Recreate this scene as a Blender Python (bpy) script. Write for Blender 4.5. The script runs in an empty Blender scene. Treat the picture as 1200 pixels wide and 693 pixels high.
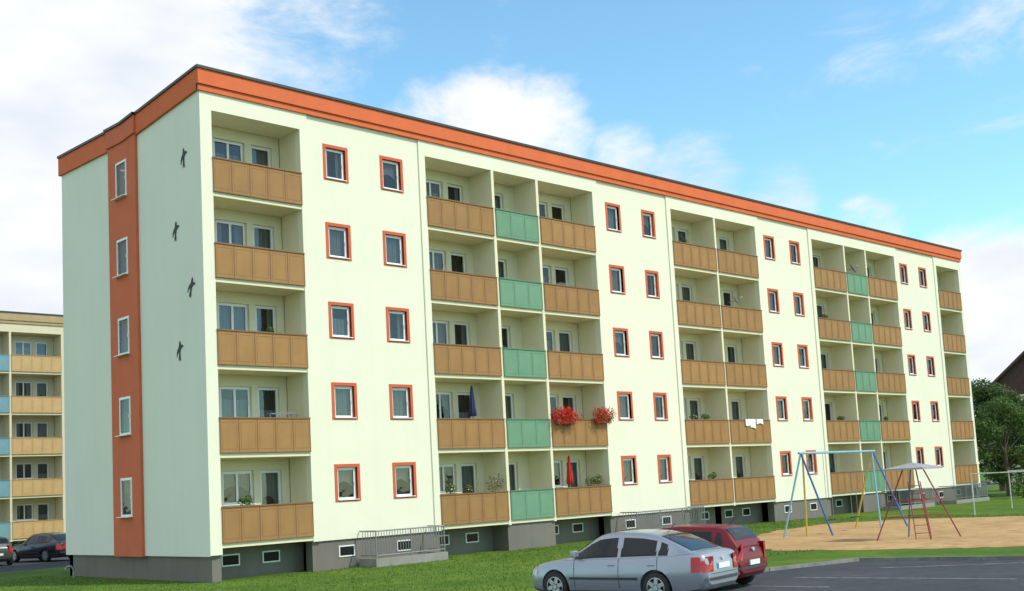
import bpy, bmesh, math, random
import numpy as np
from mathutils import Vector, Matrix
random.seed(7); np.random.seed(7)
scene=bpy.context.scene
COL=scene.collection
rad=math.radians
# ------------------------------------------------------------------ materials
def newmat(name):
    m=bpy.data.materials.new(name); m.use_nodes=True
    nt=m.node_tree; b=nt.nodes['Principled BSDF']
    return m,nt,b
def mat(name,col,rough=0.7,var=0.12,scale=3.0,bump=0.0,bscale=40.0,metal=0.0,coat=0.0,detail=4,rnd=0.0,streak=0.0,col2=None,spec=None):
    m,nt,b=newmat(name)
    N=nt.nodes;L=nt.links
    tc=N.new('ShaderNodeTexCoord')
    n=N.new('ShaderNodeTexNoise');n.inputs['Scale'].default_value=scale;n.inputs['Detail'].default_value=detail
    L.new(tc.outputs['Object'],n.inputs['Vector'])
    mix=N.new('ShaderNodeMix');mix.data_type='RGBA'
    c2=col2 if col2 else tuple(max(0,v*(1-var)) for v in col)
    c1=col if col2 else tuple(min(1,v*(1+var*0.6)) for v in col)
    mix.inputs[6].default_value=(*c1,1);mix.inputs[7].default_value=(*c2,1)
    rmp=N.new('ShaderNodeMapRange');rmp.inputs[1].default_value=0.35;rmp.inputs[2].default_value=0.65
    L.new(n.outputs['Fac'],rmp.inputs[0]);L.new(rmp.outputs[0],mix.inputs[0])
    out=mix.outputs[2]
    if streak>0:
        mp=N.new('ShaderNodeMapping');mp.inputs['Scale'].default_value=(2.2,2.2,0.12)
        L.new(tc.outputs['Object'],mp.inputs[0])
        n2=N.new('ShaderNodeTexNoise');n2.inputs['Scale'].default_value=1.3;n2.inputs['Detail'].default_value=6
        L.new(mp.outputs[0],n2.inputs['Vector'])
        r2=N.new('ShaderNodeMapRange');r2.inputs[1].default_value=0.45;r2.inputs[2].default_value=0.75;r2.inputs[3].default_value=1.0;r2.inputs[4].default_value=1-streak
        L.new(n2.outputs['Fac'],r2.inputs[0])
        mm=N.new('ShaderNodeVectorMath');mm.operation='SCALE'
        L.new(out,mm.inputs[0]);L.new(r2.outputs[0],mm.inputs['Scale']);out=mm.outputs[0]
    if rnd>0:
        oi=N.new('ShaderNodeObjectInfo')
        r3=N.new('ShaderNodeMapRange');r3.inputs[3].default_value=1-rnd;r3.inputs[4].default_value=1+rnd*0.5
        L.new(oi.outputs['Random'],r3.inputs[0])
        mm=N.new('ShaderNodeVectorMath');mm.operation='SCALE'
        L.new(out,mm.inputs[0]);L.new(r3.outputs[0],mm.inputs['Scale']);out=mm.outputs[0]
    L.new(out,b.inputs['Base Color'])
    b.inputs['Roughness'].default_value=rough;b.inputs['Metallic'].default_value=metal
    if spec is not None:b.inputs['Specular IOR Level'].default_value=spec
    if coat: b.inputs['Coat Weight'].default_value=coat;b.inputs['Coat Roughness'].default_value=0.04
    if bump>0:
        nb=N.new('ShaderNodeTexNoise');nb.inputs['Scale'].default_value=bscale;nb.inputs['Detail'].default_value=5
        L.new(tc.outputs['Object'],nb.inputs['Vector'])
        bp=N.new('ShaderNodeBump');bp.inputs['Strength'].default_value=bump;bp.inputs['Distance'].default_value=0.02
        L.new(nb.outputs['Fac'],bp.inputs['Height']);L.new(bp.outputs[0],b.inputs['Normal'])
    return m
M={}
M['cream']=mat('cream_stucco',(0.755,0.74,0.585),0.9,0.02,0.5,0.15,60,streak=0.02)
M['creamin']=mat('loggia_stucco',(0.73,0.68,0.48),0.9,0.03,1.2,0.15,60)
M['mint']=mat('mint_stucco',(0.73,0.755,0.66),0.9,0.02,0.4,0.15,60,streak=0.025)
M['orange']=mat('orange_plaster',(0.66,0.140,0.045),0.85,0.05,1.5,0.2,50,streak=0.05)
M['brick']=mat('terracotta_plaster',(0.62,0.14,0.06),0.85,0.05,1.5,0.2,50,streak=0.05)
M['surround']=mat('surround_orange',(0.58,0.105,0.04),0.8,0.06,2)
M['plinth']=mat('grey_plinth',(0.17,0.155,0.135),0.9,0.08,0.7,0.12,60,streak=0.10)
M['concrete']=mat('light_concrete',(0.27,0.265,0.24),0.9,0.10,2,0.2,40,streak=0.12)
M['cap']=mat('dark_metal_cap',(0.035,0.035,0.04),0.5,0.2,4)
M['roof']=mat('bitumen_roof',(0.06,0.06,0.06),0.9,0.3,4,0.3)
M['ochre']=mat('ochre_panel',(0.345,0.188,0.070),0.65,0.07,1.6,rnd=0.08,streak=0.08,spec=0.25)
M['ochred']=mat('ochre_batten',(0.22,0.11,0.04),0.6,0.05,3)
M['green']=mat('green_panel',(0.155,0.30,0.19),0.65,0.06,1.6,rnd=0.06,streak=0.06,spec=0.25)
M['greend']=mat('green_batten',(0.10,0.21,0.13),0.6,0.05,3)
M['yel']=mat('apricot_panel',(0.50,0.33,0.14),0.6,0.06,1.6,rnd=0.06)
M['yeld']=mat('apricot_batten',(0.38,0.24,0.10),0.6,0.05,3)
M['blue']=mat('blue_panel',(0.15,0.30,0.34),0.6,0.06,1.6)
M['blued']=mat('blue_batten',(0.11,0.23,0.27),0.6,0.05,3)
M['tanband']=mat('tan_roof_band',(0.40,0.29,0.15),0.8,0.08,1.6)
M['sandwall']=mat('yellow_cream_stucco',(0.62,0.56,0.39),0.9,0.03,1.0)
M['white']=mat('white_pvc',(0.80,0.80,0.79),0.35,0.03,3)
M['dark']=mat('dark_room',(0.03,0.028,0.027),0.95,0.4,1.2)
M['steel']=mat('galvanised_steel',(0.27,0.28,0.28),0.45,0.1,8,metal=0.5)
M['black']=mat('black_rubber',(0.02,0.02,0.02),0.75,0.2,6)
M['bird']=mat('bird_iron',(0.02,0.02,0.025),0.6,0.2,6)
def curtainmat(name,col,tr):
    m,nt,b=newmat(name);N=nt.nodes;L=nt.links
    tc=N.new('ShaderNodeTexCoord');w=N.new('ShaderNodeTexWave');w.bands_direction='X';w.inputs['Scale'].default_value=5.5;w.inputs['Distortion'].default_value=1.6;w.inputs['Detail'].default_value=2;w.inputs['Detail Scale'].default_value=0.6
    L.new(tc.outputs['Object'],w.inputs['Vector'])
    mx=N.new('ShaderNodeMix');mx.data_type='RGBA';mx.inputs[6].default_value=(*[c*0.55 for c in col],1);mx.inputs[7].default_value=(*col,1)
    L.new(w.outputs['Fac'],mx.inputs[0]);L.new(mx.outputs[2],b.inputs['Base Color']);b.inputs['Roughness'].default_value=0.9
    t=N.new('ShaderNodeBsdfTransparent');ms=N.new('ShaderNodeMixShader');ms.inputs[0].default_value=tr
    o=nt.nodes['Material Output'];L.new(b.outputs[0],ms.inputs[1]);L.new(t.outputs[0],ms.inputs[2]);L.new(ms.outputs[0],o.inputs[0])
    return m
M['lace']=curtainmat('lace_curtain',(0.72,0.72,0.70),0.45)
M['drape']=curtainmat('drape_curtain',(0.45,0.37,0.26),0.05)
def glassmat(name,tint=(0.85,0.9,0.9),base=0.06):
    m=bpy.data.materials.new(name);m.use_nodes=True;nt=m.node_tree;N=nt.nodes;L=nt.links
    N.remove(N['Principled BSDF'])
    g=N.new('ShaderNodeBsdfGlossy');g.inputs['Roughness'].default_value=0.02;g.inputs['Color'].default_value=(*tint,1)
    t=N.new('ShaderNodeBsdfTransparent');t.inputs['Color'].default_value=(*[c*0.7 for c in tint],1)
    lw=N.new('ShaderNodeLayerWeight');lw.inputs['Blend'].default_value=0.25
    ad=N.new('ShaderNodeMath');ad.operation='MULTIPLY_ADD';ad.inputs[1].default_value=0.5;ad.inputs[2].default_value=base;ad.use_clamp=True
    L.new(lw.outputs['Fresnel'],ad.inputs[0])
    tc=N.new('ShaderNodeTexCoord');no=N.new('ShaderNodeTexNoise');no.inputs['Scale'].default_value=1.5
    L.new(tc.outputs['Object'],no.inputs['Vector']);bp=N.new('ShaderNodeBump');bp.inputs['Strength'].default_value=0.08;bp.inputs['Distance'].default_value=0.05
    L.new(no.outputs['Fac'],bp.inputs['Height']);L.new(bp.outputs[0],g.inputs['Normal'])
    ms=N.new('ShaderNodeMixShader');L.new(ad.outputs[0],ms.inputs[0]);L.new(t.outputs[0],ms.inputs[1]);L.new(g.outputs[0],ms.inputs[2]);L.new(ms.outputs[0],N['Material Output'].inputs[0])
    return m
M['glass']=glassmat('window_glass')
m,nt,b=newmat('car_glass');b.inputs['Base Color'].default_value=(0.015,0.018,0.02,1);b.inputs['Roughness'].default_value=0.05;b.inputs['Specular IOR Level'].default_value=0.35;M['cglass']=m
_n=nt.nodes.new('ShaderNodeTexNoise');_r=nt.nodes.new('ShaderNodeMapRange');_r.inputs[3].default_value=0.03;_r.inputs[4].default_value=0.09
nt.links.new(_n.outputs['Fac'],_r.inputs[0]);nt.links.new(_r.outputs[0],b.inputs['Roughness'])
# ------------------------------------------------------------------ mesh helpers
class MB:
    def __init__(s): s.v=[];s.f=[];s.m=[];s.mats=[]
    def mi(s,m):
        if m not in s.mats:s.mats.append(m)
        return s.mats.index(m)
    def face(s,pts,m):
        i=len(s.v);s.v+= [tuple(p) for p in pts];s.f.append(tuple(range(i,i+len(pts))));s.m.append(s.mi(m))
    def box(s,a,b,m):
        x0,y0,z0=[min(a[i],b[i]) for i in range(3)];x1,y1,z1=[max(a[i],b[i]) for i in range(3)]
        i=len(s.v)
        s.v+=[(x0,y0,z0),(x1,y0,z0),(x1,y1,z0),(x0,y1,z0),(x0,y0,z1),(x1,y0,z1),(x1,y1,z1),(x0,y1,z1)]
        for f in [(0,3,2,1),(4,5,6,7),(0,1,5,4),(1,2,6,5),(2,3,7,6),(3,0,4,7)]:
            s.f.append(tuple(i+k for k in f));s.m.append(s.mi(m))
    def tube(s,a,b,r,m,n=8,r2=None):
        a=Vector(a);b=Vector(b);d=(b-a).normalized();u=d.orthogonal().normalized();w=d.cross(u);r2=r if r2 is None else r2
        i=len(s.v)
        for k in range(n):
            t=2*math.pi*k/n;o=u*math.cos(t)+w*math.sin(t);s.v.append(tuple(a+o*r));s.v.append(tuple(b+o*r2))
        mi=s.mi(m)
        for k in range(n):
            j=(k+1)%n;s.f.append((i+2*k,i+2*j,i+2*j+1,i+2*k+1));s.m.append(mi)
        s.f.append(tuple(i+2*k for k in range(n))[::-1]);s.m.append(mi);s.f.append(tuple(i+2*k+1 for k in range(n)));s.m.append(mi)
    def grid(s,fn,us,vs,m):
        i=len(s.v);mi=s.mi(m)
        for u in us:
            for w in vs:s.v.append(tuple(fn(u,w)))
        nv=len(vs)
        for a in range(len(us)-1):
            for c in range(nv-1):
                s.f.append((i+a*nv+c,i+(a+1)*nv+c,i+(a+1)*nv+c+1,i+a*nv+c+1));s.m.append(mi)
    def mesh(s,name,smooth=False):
        me=bpy.data.meshes.new(name);me.from_pydata(s.v,[],s.f)
        for m in s.mats:me.materials.append(m)
        me.polygons.foreach_set('material_index',s.m)
        if smooth:me.polygons.foreach_set('use_smooth',[True]*len(s.f))
        me.update();return me
def add(name,mesh,parent=None,loc=(0,0,0),rotz=0,label=None,cat=None,group=None,kind=None):
    if isinstance(mesh,MB):mesh=mesh.mesh(name)
    o=bpy.data.objects.new(name,mesh);COL.objects.link(o)
    o.location=loc;o.rotation_euler=(0,0,rotz)
    if parent:o.parent=parent
    if label:o['label']=label
    if cat:o['category']=cat
    if group:o['group']=group
    if kind:o['kind']=kind
    return o
def bevel(o,w,seg=2):
    md=o.modifiers.new('Bevel','BEVEL');md.width=w;md.segments=seg;md.limit_method='ANGLE'
def smooth(me,ang=35):
    bm=bmesh.new();bm.from_mesh(me);bmesh.ops.remove_doubles(bm,verts=bm.verts,dist=0.0005)
    bmesh.ops.recalc_face_normals(bm,faces=bm.faces)
    for f in bm.faces:f.smooth=True
    for e in bm.edges:
        if len(e.link_faces)==2 and e.calc_face_angle(0)>rad(ang):e.smooth=False
    bm.to_mesh(me);bm.free()
GZ=-0.12   # lawn level
PZ=-0.20   # asphalt level
# ------------------------------------------------------------------ apartment block
P=2.182;FH=2.8;PH=1.14;LD=1.3
def wallgrid(mb,a0,a1,z0,z1,holes,t,to,m,mr=None):
    xs=sorted(set([a0,a1]+[h[0] for h in holes]+[h[1] for h in holes]))
    zs=sorted(set([z0,z1]+[h[2] for h in holes]+[h[3] for h in holes]))
    for i in range(len(xs)-1):
        for j in range(len(zs)-1):
            cx=(xs[i]+xs[i+1])/2;cz=(zs[j]+zs[j+1])/2
            if any(h[0]<cx<h[1] and h[2]<cz<h[3] for h in holes):continue
            mb.face([to(xs[i],zs[j],0),to(xs[i+1],zs[j],0),to(xs[i+1],zs[j+1],0),to(xs[i],zs[j+1],0)],m)
    mr=mr or m
    for h in holes:
        b0,b1,c0,c1=h[:4]
        for (p,q) in [((b0,c0),(b1,c0)),((b1,c0),(b1,c1)),((b1,c1),(b0,c1)),((b0,c1),(b0,c0))]:
            mb.face([to(*p,0),to(*q,0),to(*q,t),to(*p,t)],mr)
def ringbox(mb,x0,x1,z0,z1,w,y0,y1,m,wb=None):
    wb=w if wb is None else wb
    mb.box((x0,y0,z0),(x0+w,y1,z1),m);mb.box((x1-w,y0,z0),(x1,y1,z1),m)
    mb.box((x0+w,y0,z1-w),(x1-w,y1,z1),m);mb.box((x0+w,y0,z0),(x1-w,y1,z0+wb),m)
_wc={}
def winmesh(w,h,kind):
    k=(round(w,2),round(h,2),kind)
    if k in _wc:return _wc[k]
    fr=MB();W=M['white']
    ringbox(fr,0.002,w-0.002,0.002,h-0.002,0.05,0.10,0.16,W)
    ringbox(fr,0.052,w-0.052,0.052,h-0.052,0.045,0.085,0.15,W)
    if kind=='wide':
        fr.box((w*0.5-0.04,0.084,0.1),(w*0.5+0.04,0.149,h-0.1),W)
    if kind=='door': fr.box((0.1,0.09,0.72),(w-0.1,0.145,0.80),W)
    fr.box((w-0.085,0.06,h*0.45),(w-0.065,0.088,h*0.45+0.12),W)
    gl=MB();gl.face([(0.095,0.12,0.095),(w-0.095,0.12,0.095),(w-0.095,0.12,h-0.095),(0.095,0.12,h-0.095)],M['glass'])
    cs=[]
    for c in range(5):
        cm=MB()
        def cur(x0,x1,z0,z1,m):
            n=max(4,int((x1-x0)/0.03))
            us=[x0+(x1-x0)*i/n for i in range(n+1)]
            cm.grid(lambda u,z:(u,0.24+0.018*math.sin(u*70)+0.01*math.sin(u*31+c),z),us,[z0,z1],m)
        if c==0:cur(0.04,w-0.04,0.03,h-0.03,M['lace'])
        if c==1:
            n=14;us=[0.04+(w-0.08)*i/n for i in range(n+1)]
            cm.grid(lambda u,t:(u,0.24+0.015*math.sin(u*60),(h-0.03)*(1-t)+t*(h*0.35+h*0.22*math.sin(math.pi*(u/w)))),us,[0,1],M['lace'])
        if c==2:
            cur(0.04,w*0.3,0.03,h-0.03,M['lace']);cur(w*0.7,w-0.04,0.03,h-0.03,M['lace'])
        if c==3:cur(0.04,w-0.04,0.03,h*0.62,M['lace'])
        if c==4:
            cur(0.04,w*0.22,0.03,h-0.03,M['drape']);cur(w*0.22,w-0.04,0.03,h-0.03,M['lace'])
        cs.append(cm.mesh('curtain'))
    _wc[k]=(fr.mesh('window'),gl.mesh('pane'),cs);return _wc[k]
_sur={}
def surround(w,h,mt):
    k=(round(w,2),round(h,2),mt.name)
    if k in _sur:return _sur[k]
    mb=MB();t=0.11
    mb.box((-t,-0.02,0.0),(0,0.1,h+t),mt);mb.box((w,-0.02,0.0),(w+t,0.1,h+t),mt);mb.box((0,-0.02,h),(w,0.1,h+t),mt)
    mb.box((-t,-0.02,-0.05),(w+t,0.02,-0.002),mt)
    _sur[k]=mb.mesh('surround')
    return _sur[k]
_sill={}
def sillmesh(w):
    k=round(w,2)
    if k not in _sill:
        mb=MB();mb.box((-0.02,-0.06,-0.0),(w+0.02,0.1,0.025),M['white']);_sill[k]=mb.mesh('sill')
    return _sill[k]
def addwin(parent,x,y,z,w,h,kind='plain',name='window',rotz=0,sur=None,sill=True,curt=None):
    f,g,cs=winmesh(w,h,kind)
    o=add(name,f,parent,(x,y,z),rotz)
    add('pane',g,o)
    c=random.choices(range(6),[5,3,3,3,1,2])[0] if curt is None else curt
    if 0<=c<5:add('curtain',cs[c],o)
    if sur:add('surround',surround(w,h,sur),o)
    if sill:add('sill',sillmesh(w),o,(0,0,0))
    return o
_par={}
def parapet(w,m1,m2,nf):
    k=(round(w,3),m1.name)
    if k in _par:return _par[k]
    mb=MB()
    mb.box((0,-0.03,0.03),(w,0.02,PH-0.045),m1)
    mb.box((-0.01,-0.06,PH-0.045),(w+0.01,0.04,PH),m2)
    mb.box((-0.005,-0.045,0.0),(w+0.005,0.03,0.03),m2)
    for i in range(nf+1):
        x=w*i/nf
        x0=min(max(x-0.012,0.0),w-0.024)
        mb.box((x0,-0.04,0.031),(x0+0.024,-0.031,PH-0.046),m2)
        if i<nf:
            xa=w*i/nf+0.07;xb=w*(i+1)/nf-0.07
            for zz in (0.12,PH-0.16):mb.box((xa,-0.034,zz),(xb,-0.0305,zz+0.012),m2)
            for xx in (xa,xb-0.01):mb.box((xx,-0.0335,0.132),(xx+0.01,-0.0305,PH-0.16),m2)
    _par[k]=mb.mesh('parapet');return _par[k]
def block(ox,oy,oz,bays,walls,x0,x1,depth,pal,label):
    root=bpy.data.objects.new('apartment_building',None);COL.objects.link(root);root.location=(ox,oy,oz)
    root['label']=label;root['category']='apartment building'
    to=lambda y:(lambda a,z,d:(a,y+d,z))
    ZT=15.53;ZB=0.86;DK=M['dark']
    wc=pal['wall'];wi=pal['inner']
    WY=0.05
    for (a0,a1,wins) in walls:
        wm=MB()
        holes=[]
        for (l,r) in wins:
            for k in range(5):
                z0=P+FH*k-0.06+0.05;z1=P+FH*k+1.22-0.11
                holes.append((l+0.11,r-0.11,z0,z1))
        wallgrid(wm,a0+0.3,a1-0.3,ZB,ZT,holes,0.2,to(WY),wc,pal['sur'])
        for (s0,s1) in ((a0,a0+0.3),(a1-0.3,a1)):
            wm.box((s0,0.0,ZB),(s1,0.3,ZT),wc)
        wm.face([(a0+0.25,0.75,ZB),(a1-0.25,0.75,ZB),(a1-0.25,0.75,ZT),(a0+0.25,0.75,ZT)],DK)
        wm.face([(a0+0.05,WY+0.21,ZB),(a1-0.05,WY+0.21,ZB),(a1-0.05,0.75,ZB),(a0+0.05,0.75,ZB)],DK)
        add('facade_wall',wm,root)
        for (l,r) in wins:
            for k in range(5):
                addwin(root,l+0.11,WY,P+FH*k-0.01,(r-l)-0.22,1.12,sur=pal['sur'])
    for grp in bays:
        lw=MB()
        g0=grp[0][0];g1=grp[-1][1]
        lw.box((g0+0.001,0.001,14.92),(g1-0.001,LD-0.01,ZT-0.001),wc)
        for bi,(a0,a1,kd) in enumerate(grp):
            holes=[]
            if kd=='wide': ops=[('window',0.78,1.18,'wide'),('balcony_door',2.2,0.84,'door')]
            else: ops=[('balcony_door',0.98,0.84,'door')]
            for k in range(5):
                fz=P+FH*k-1.0
                for (nm,off,w,kk) in ops:
                    zb=fz+0.12 if nm=='balcony_door' else fz+1.02
                    zt=fz+2.14
                    holes.append((a0+off,a0+off+w,zb,zt,nm,kk))
            wallgrid(lw,a0+0.02,a1-0.02,ZB,14.93,[h for h in holes],0.2,to(LD),wi)
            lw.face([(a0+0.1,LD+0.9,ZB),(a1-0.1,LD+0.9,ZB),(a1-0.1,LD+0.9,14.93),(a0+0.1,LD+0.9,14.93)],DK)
            for h in holes:
                addwin(root,h[0],LD,h[2],h[1]-h[0],h[3]-h[2],h[5],h[4],sill=(h[4]=='window'))
            if bi==0: lw.box((a0-0.12,0.302,ZB),(a0+0.0,LD+0.0,14.92),wi)
            if bi==len(grp)-1: lw.box((a1,0.302,ZB),(a1+0.12,LD,14.92),wi)
            else: lw.box((a1-0.07,0.004,ZB),(a1+0.07,LD-0.002,14.919),wi)
            pm=pal['p1'] if kd=='wide' else pal['p2']
            l0=a0+(0.0 if bi==0 else 0.07);l1=a1-(0.0 if bi==len(grp)-1 else 0.07)
            for k in range(5):
                zp=P+FH*k-PH
                sl=MB();sl.box((0,0.02,-0.14),(l1-l0,LD,0.12),wi)
                so=add('balcony',sl,root,(l0,0,zp))
                add('parapet',parapet(l1-l0-0.0,pm[0],pm[1],5 if kd=='wide' else 3),so,(0,-0.002,0))
        add('loggia_wall',lw,root)
    pb=MB();PL=M['plinth'];bwin=[]
    zb=GZ-0.3-oz
    for (a0,a1,wins) in walls:
        pb.box((a0+0.02,0.12,zb),(a1-0.02,0.5,ZB),PL)
        for (l,r) in wins[:2]:bwin.append((l+0.1,0.12))
    for grp in bays:
        for bi,(a0,a1,kd) in enumerate(grp):
            if kd=='narrow': pb.box((a0-0.05,0.10,zb),(a1+0.05,1.2,ZB+0.04),M['plinth'])
            else:
                pb.box((a0-0.25,1.0,zb),(a1+0.25,1.3,ZB),PL)
                bwin.append((a0+0.5,1.0));bwin.append((a0+2.0,1.0))
    add('plinth',pb,root)
    for (bx,by) in bwin:
        b2=MB();ringbox(b2,0,0.66,0,0.38,0.04,-0.03,0.01,M['white']);b2.face([(0.04,-0.01,0.04),(0.62,-0.01,0.04),(0.62,-0.01,0.34),(0.04,-0.01,0.34)],M['cglass'])
        add('basement_window',b2,root,(bx,by,0.27))
    gm=MB();g=pal['gable']
    S0,S1=4.4,6.55
    tog=lambda dx:(lambda a,z,d:(dx+d,a,z))
    gz=0.67
    prof=lambda y:(16.24-(16.24-15.84)*y/5.4) if y<5.4 else 15.84+(16.02-15.84)*(y-5.4)/(depth-5.4)
    for (y0,y1) in ((0,S0),(S1,depth)):
        gm.face([(x0,y0,gz),(x0,y1,gz),(x0,y1,15.0),(x0,y0,15.0)],g)
        gm.face([(x0,y0,15.0),(x0,y1,15.0),(x0,y1,prof(y1)),(x0,y0,prof(y0))],g)
    gm.face([(x0,0,gz),(x0+0.3,0,gz),(x0+0.3,depth,gz),(x0,depth,gz)],g)
    gm2=MB()
    gm2.box((x0+0.003,0.0,0.70),(bays[0][0][0],0.3,ZT),wc)
    gm2.face([(x1,0.0,gz),(x1,depth,gz),(x1,depth,15.9),(x1,0,15.9)],g)
    if x1-bays[-1][-1][1]>0.02: gm2.box((bays[-1][-1][1],0.0,0.70),(x1-0.003,0.3,ZT),wc)
    gm2.face([(x0,depth,gz),(x1,depth,gz),(x1,depth,15.9),(x0,depth,15.9)],wc)
    add('end_wall',gm,root)
    add('outer_wall',gm2,root)
    pg=MB()
    pg.box((x0+0.10,0.10,zb),(x0+0.4,depth-0.1,gz),PL)
    pg.box((x1-0.4,0.10,zb),(x1-0.1,depth-0.1,gz),PL)
    pg.box((x0+0.1,depth-0.4,zb),(x1-0.1,depth-0.1,gz),PL)
    pg.box((x0+0.401,0.10,zb),(bays[0][0][0]+0.0,1.0,ZB-0.18),PL)
    add('gable_plinth',pg,root)
    st=MB();sx=x0-0.10
    holes=[(5.07,5.98,1.98+FH*k,3.34+FH*k) for k in range(5)]
    wallgrid(st,S0,S1,gz-0.02,15.75,holes,0.2,tog(sx),pal['strip'])
    for yy in (S0,S1):st.face([(sx,yy,gz-0.02),(x0+0.05,yy,gz-0.02),(x0+0.05,yy,15.75),(sx,yy,15.75)],pal['strip'])
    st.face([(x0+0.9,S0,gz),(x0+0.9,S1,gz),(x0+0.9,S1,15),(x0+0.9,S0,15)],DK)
    add('stair_strip',st,root)
    for h in holes:
        o=addwin(root,sx-0.09,h[1],h[2],h[1]-h[0],h[3]-h[2],rotz=-math.pi/2,curt=random.choice([0,3,0]))
    rf=MB();OR=pal['band']
    rf.box((x0-0.06,-0.07,15.50),(x1+0.06,0.02,15.70),OR)
    rf.box((x0-0.10,-0.13,15.701),(x1+0.10,0.02,16.20),OR)
    def gband(xo,y0,y1,zlo,zhi,m,xi):
        n=6
        for i in range(n):
            ya=y0+(y1-y0)*i/n;yb=y0+(y1-y0)*(i+1)/n
            v=[(xo,ya,prof(ya)+zlo),(xo,yb,prof(yb)+zlo),(xo,yb,prof(yb)+zhi),(xo,ya,prof(ya)+zhi)]
            rf.face(v,m)
            rf.face([(xo,ya,prof(ya)+zhi),(xo,yb,prof(yb)+zhi),(xi,yb,prof(yb)+zhi),(xi,ya,prof(ya)+zhi)],m)
            rf.face([(xo,ya,prof(ya)+zlo),(xo,yb,prof(yb)+zlo),(xi,yb,prof(yb)+zlo),(xi,ya,prof(ya)+zlo)],m)
    for (xo,xi,s) in ((x0-0.09,x0+0.2,1),(x1+0.09,x1-0.2,-1)):
        for (ya,yb) in ((0.021,5.4),(5.4,depth+0.1)):
            gband(xo,ya,yb,-0.72,-0.03,OR,xi)
            gband(xo-0.05*s,ya,yb,-0.03,0.06,M['cap'],xi)
    gband(sx-0.06,S0-0.05,5.4,-0.66,-0.031,pal['strip'],x0);gband(sx-0.06,5.4,S1+0.05,-0.66,-0.031,pal['strip'],x0)
    gband(sx-0.12,S0-0.08,5.4,-0.03,0.062,M['cap'],x0);gband(sx-0.12,5.4,S1+0.08,-0.03,0.062,M['cap'],x0)
    for yy in (S0-0.05,S1+0.05):
        rf.face([(sx-0.06,yy,prof(yy)-0.66),(x0,yy,prof(yy)-0.66),(x0,yy,prof(yy)-0.03),(sx-0.06,yy,prof(yy)-0.03)],pal['strip'])
    rf.box((x0-0.15,-0.18,16.201),(x1+0.15,0.02,16.29),M['cap'])
    add('roof_edge',rf,root)
    rr=MB()
    rr.face([(x0,0,16.15),(x1,0,16.15),(x1,5.4,15.75),(x0,5.4,15.75)],M['roof'])
    rr.face([(x0,5.4,15.75),(x1,5.4,15.75),(x1,depth,15.95),(x0,depth,15.95)],M['roof'])
    add('roof',rr,root)
    return root
pal=dict(wall=M['cream'],inner=M['creamin'],gable=M['mint'],strip=M['brick'],band=M['orange'],sur=M['surround'],p1=(M['ochre'],M['ochred']),p2=(M['green'],M['greend']))
A0,A1,B0,B1,B2,B3=0.418,3.766,9.324,12.79,15.308,18.747
C0,C1,C2,D0,D1,D2,D3,E0,E1=24.226,27.669,31.167,36.587,40.019,42.435,45.9,51.45,54.6
bays=[[(A0,A1,'wide')],[(B0,B1,'wide'),(B1,B2,'narrow'),(B2,B3,'wide')],[(C0,C1,'wide'),(C1,C2,'wide')],[(D0,D1,'wide'),(D1,D2,'narrow'),(D2,D3,'wide')],[(E0,E1,'wide')]]
walls=[(A1,B0,[(4.73,5.78),(7.21,8.26)]),(B3,C0,[(19.62,20.62),(22.1,23.05)]),(C2,D0,[(31.97,32.95),(34.4,35.38)]),(D3,E0,[(46.6,47.55),(49.05,50.05)])]
main=block(0,0,0,bays,walls,0.0,54.95,10.9,pal,'five-storey cream apartment block with orange trim and ochre balconies')
pal2=dict(wall=M['sandwall'],inner=M['sandwall'],gable=M['sandwall'],strip=M['brick'],band=M['tanband'],sur=M['sandwall'],p1=(M['yel'],M['yeld']),p2=(M['blue'],M['blued']))
_wc.clear()
block(-4.8,45.5,-0.4,[[(A0+0,A1,'wide')],[(B0,B1,'wide'),(B1,B2,'narrow'),(B2,B3,'wide')],[(C0,C1,'wide')]],[(A1,B0,[(4.73,5.78),(7.21,8.26)]),(B3,C0,[(19.62,20.62),(22.1,23.05)])],0.0,28.1,10.9,pal2,'neighbouring cream apartment block with apricot and blue balconies')
# ------------------------------------------------------------------ bird ornaments (swallow silhouettes in flight)
def birdmesh():
    mb=MB()
    pts=[(0.02,0.33),(0.05,0.27),(0.055,0.16),(0.12,0.20),(0.19,0.19),(0.25,0.13),(0.17,0.13),(0.11,0.09),(0.055,0.02),(0.04,-0.10),(0.075,-0.33),(0.02,-0.20),(-0.03,-0.32),(-0.005,-0.10),(-0.03,0.0),(-0.09,-0.03),(-0.14,-0.10),(-0.165,-0.20),(-0.155,-0.06),(-0.11,0.05),(-0.03,0.13),(-0.005,0.25)]
    n=len(pts)
    mb.face([(-0.03,-a,b) for a,b in pts],M['bird']);mb.face([(-0.01,-a,b) for a,b in pts],M['bird'])
    for i in range(n):
        a=pts[i];b=pts[(i+1)%n];mb.face([(-0.03,-a[0],a[1]),(-0.03,-b[0],b[1]),(-0.01,-b[0],b[1]),(-0.01,-a[0],a[1])],M['bird'])
    return mb.mesh('bird_ornament')
bmesh_=birdmesh()
for (y,z,r) in ((1.1,13.54,0.0),(1.75,11.23,0.10),(0.8,9.21,0.3),(1.65,7.26,0.05)):
    o=add('bird_ornament',bmesh_,None,(0,y,z),0,'flat black iron swallow mounted on pale green end wall','wall ornament','bird ornaments on the end wall')
    o.rotation_euler=(r,0,0);o.scale=(1,1.0,1.0)
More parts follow.
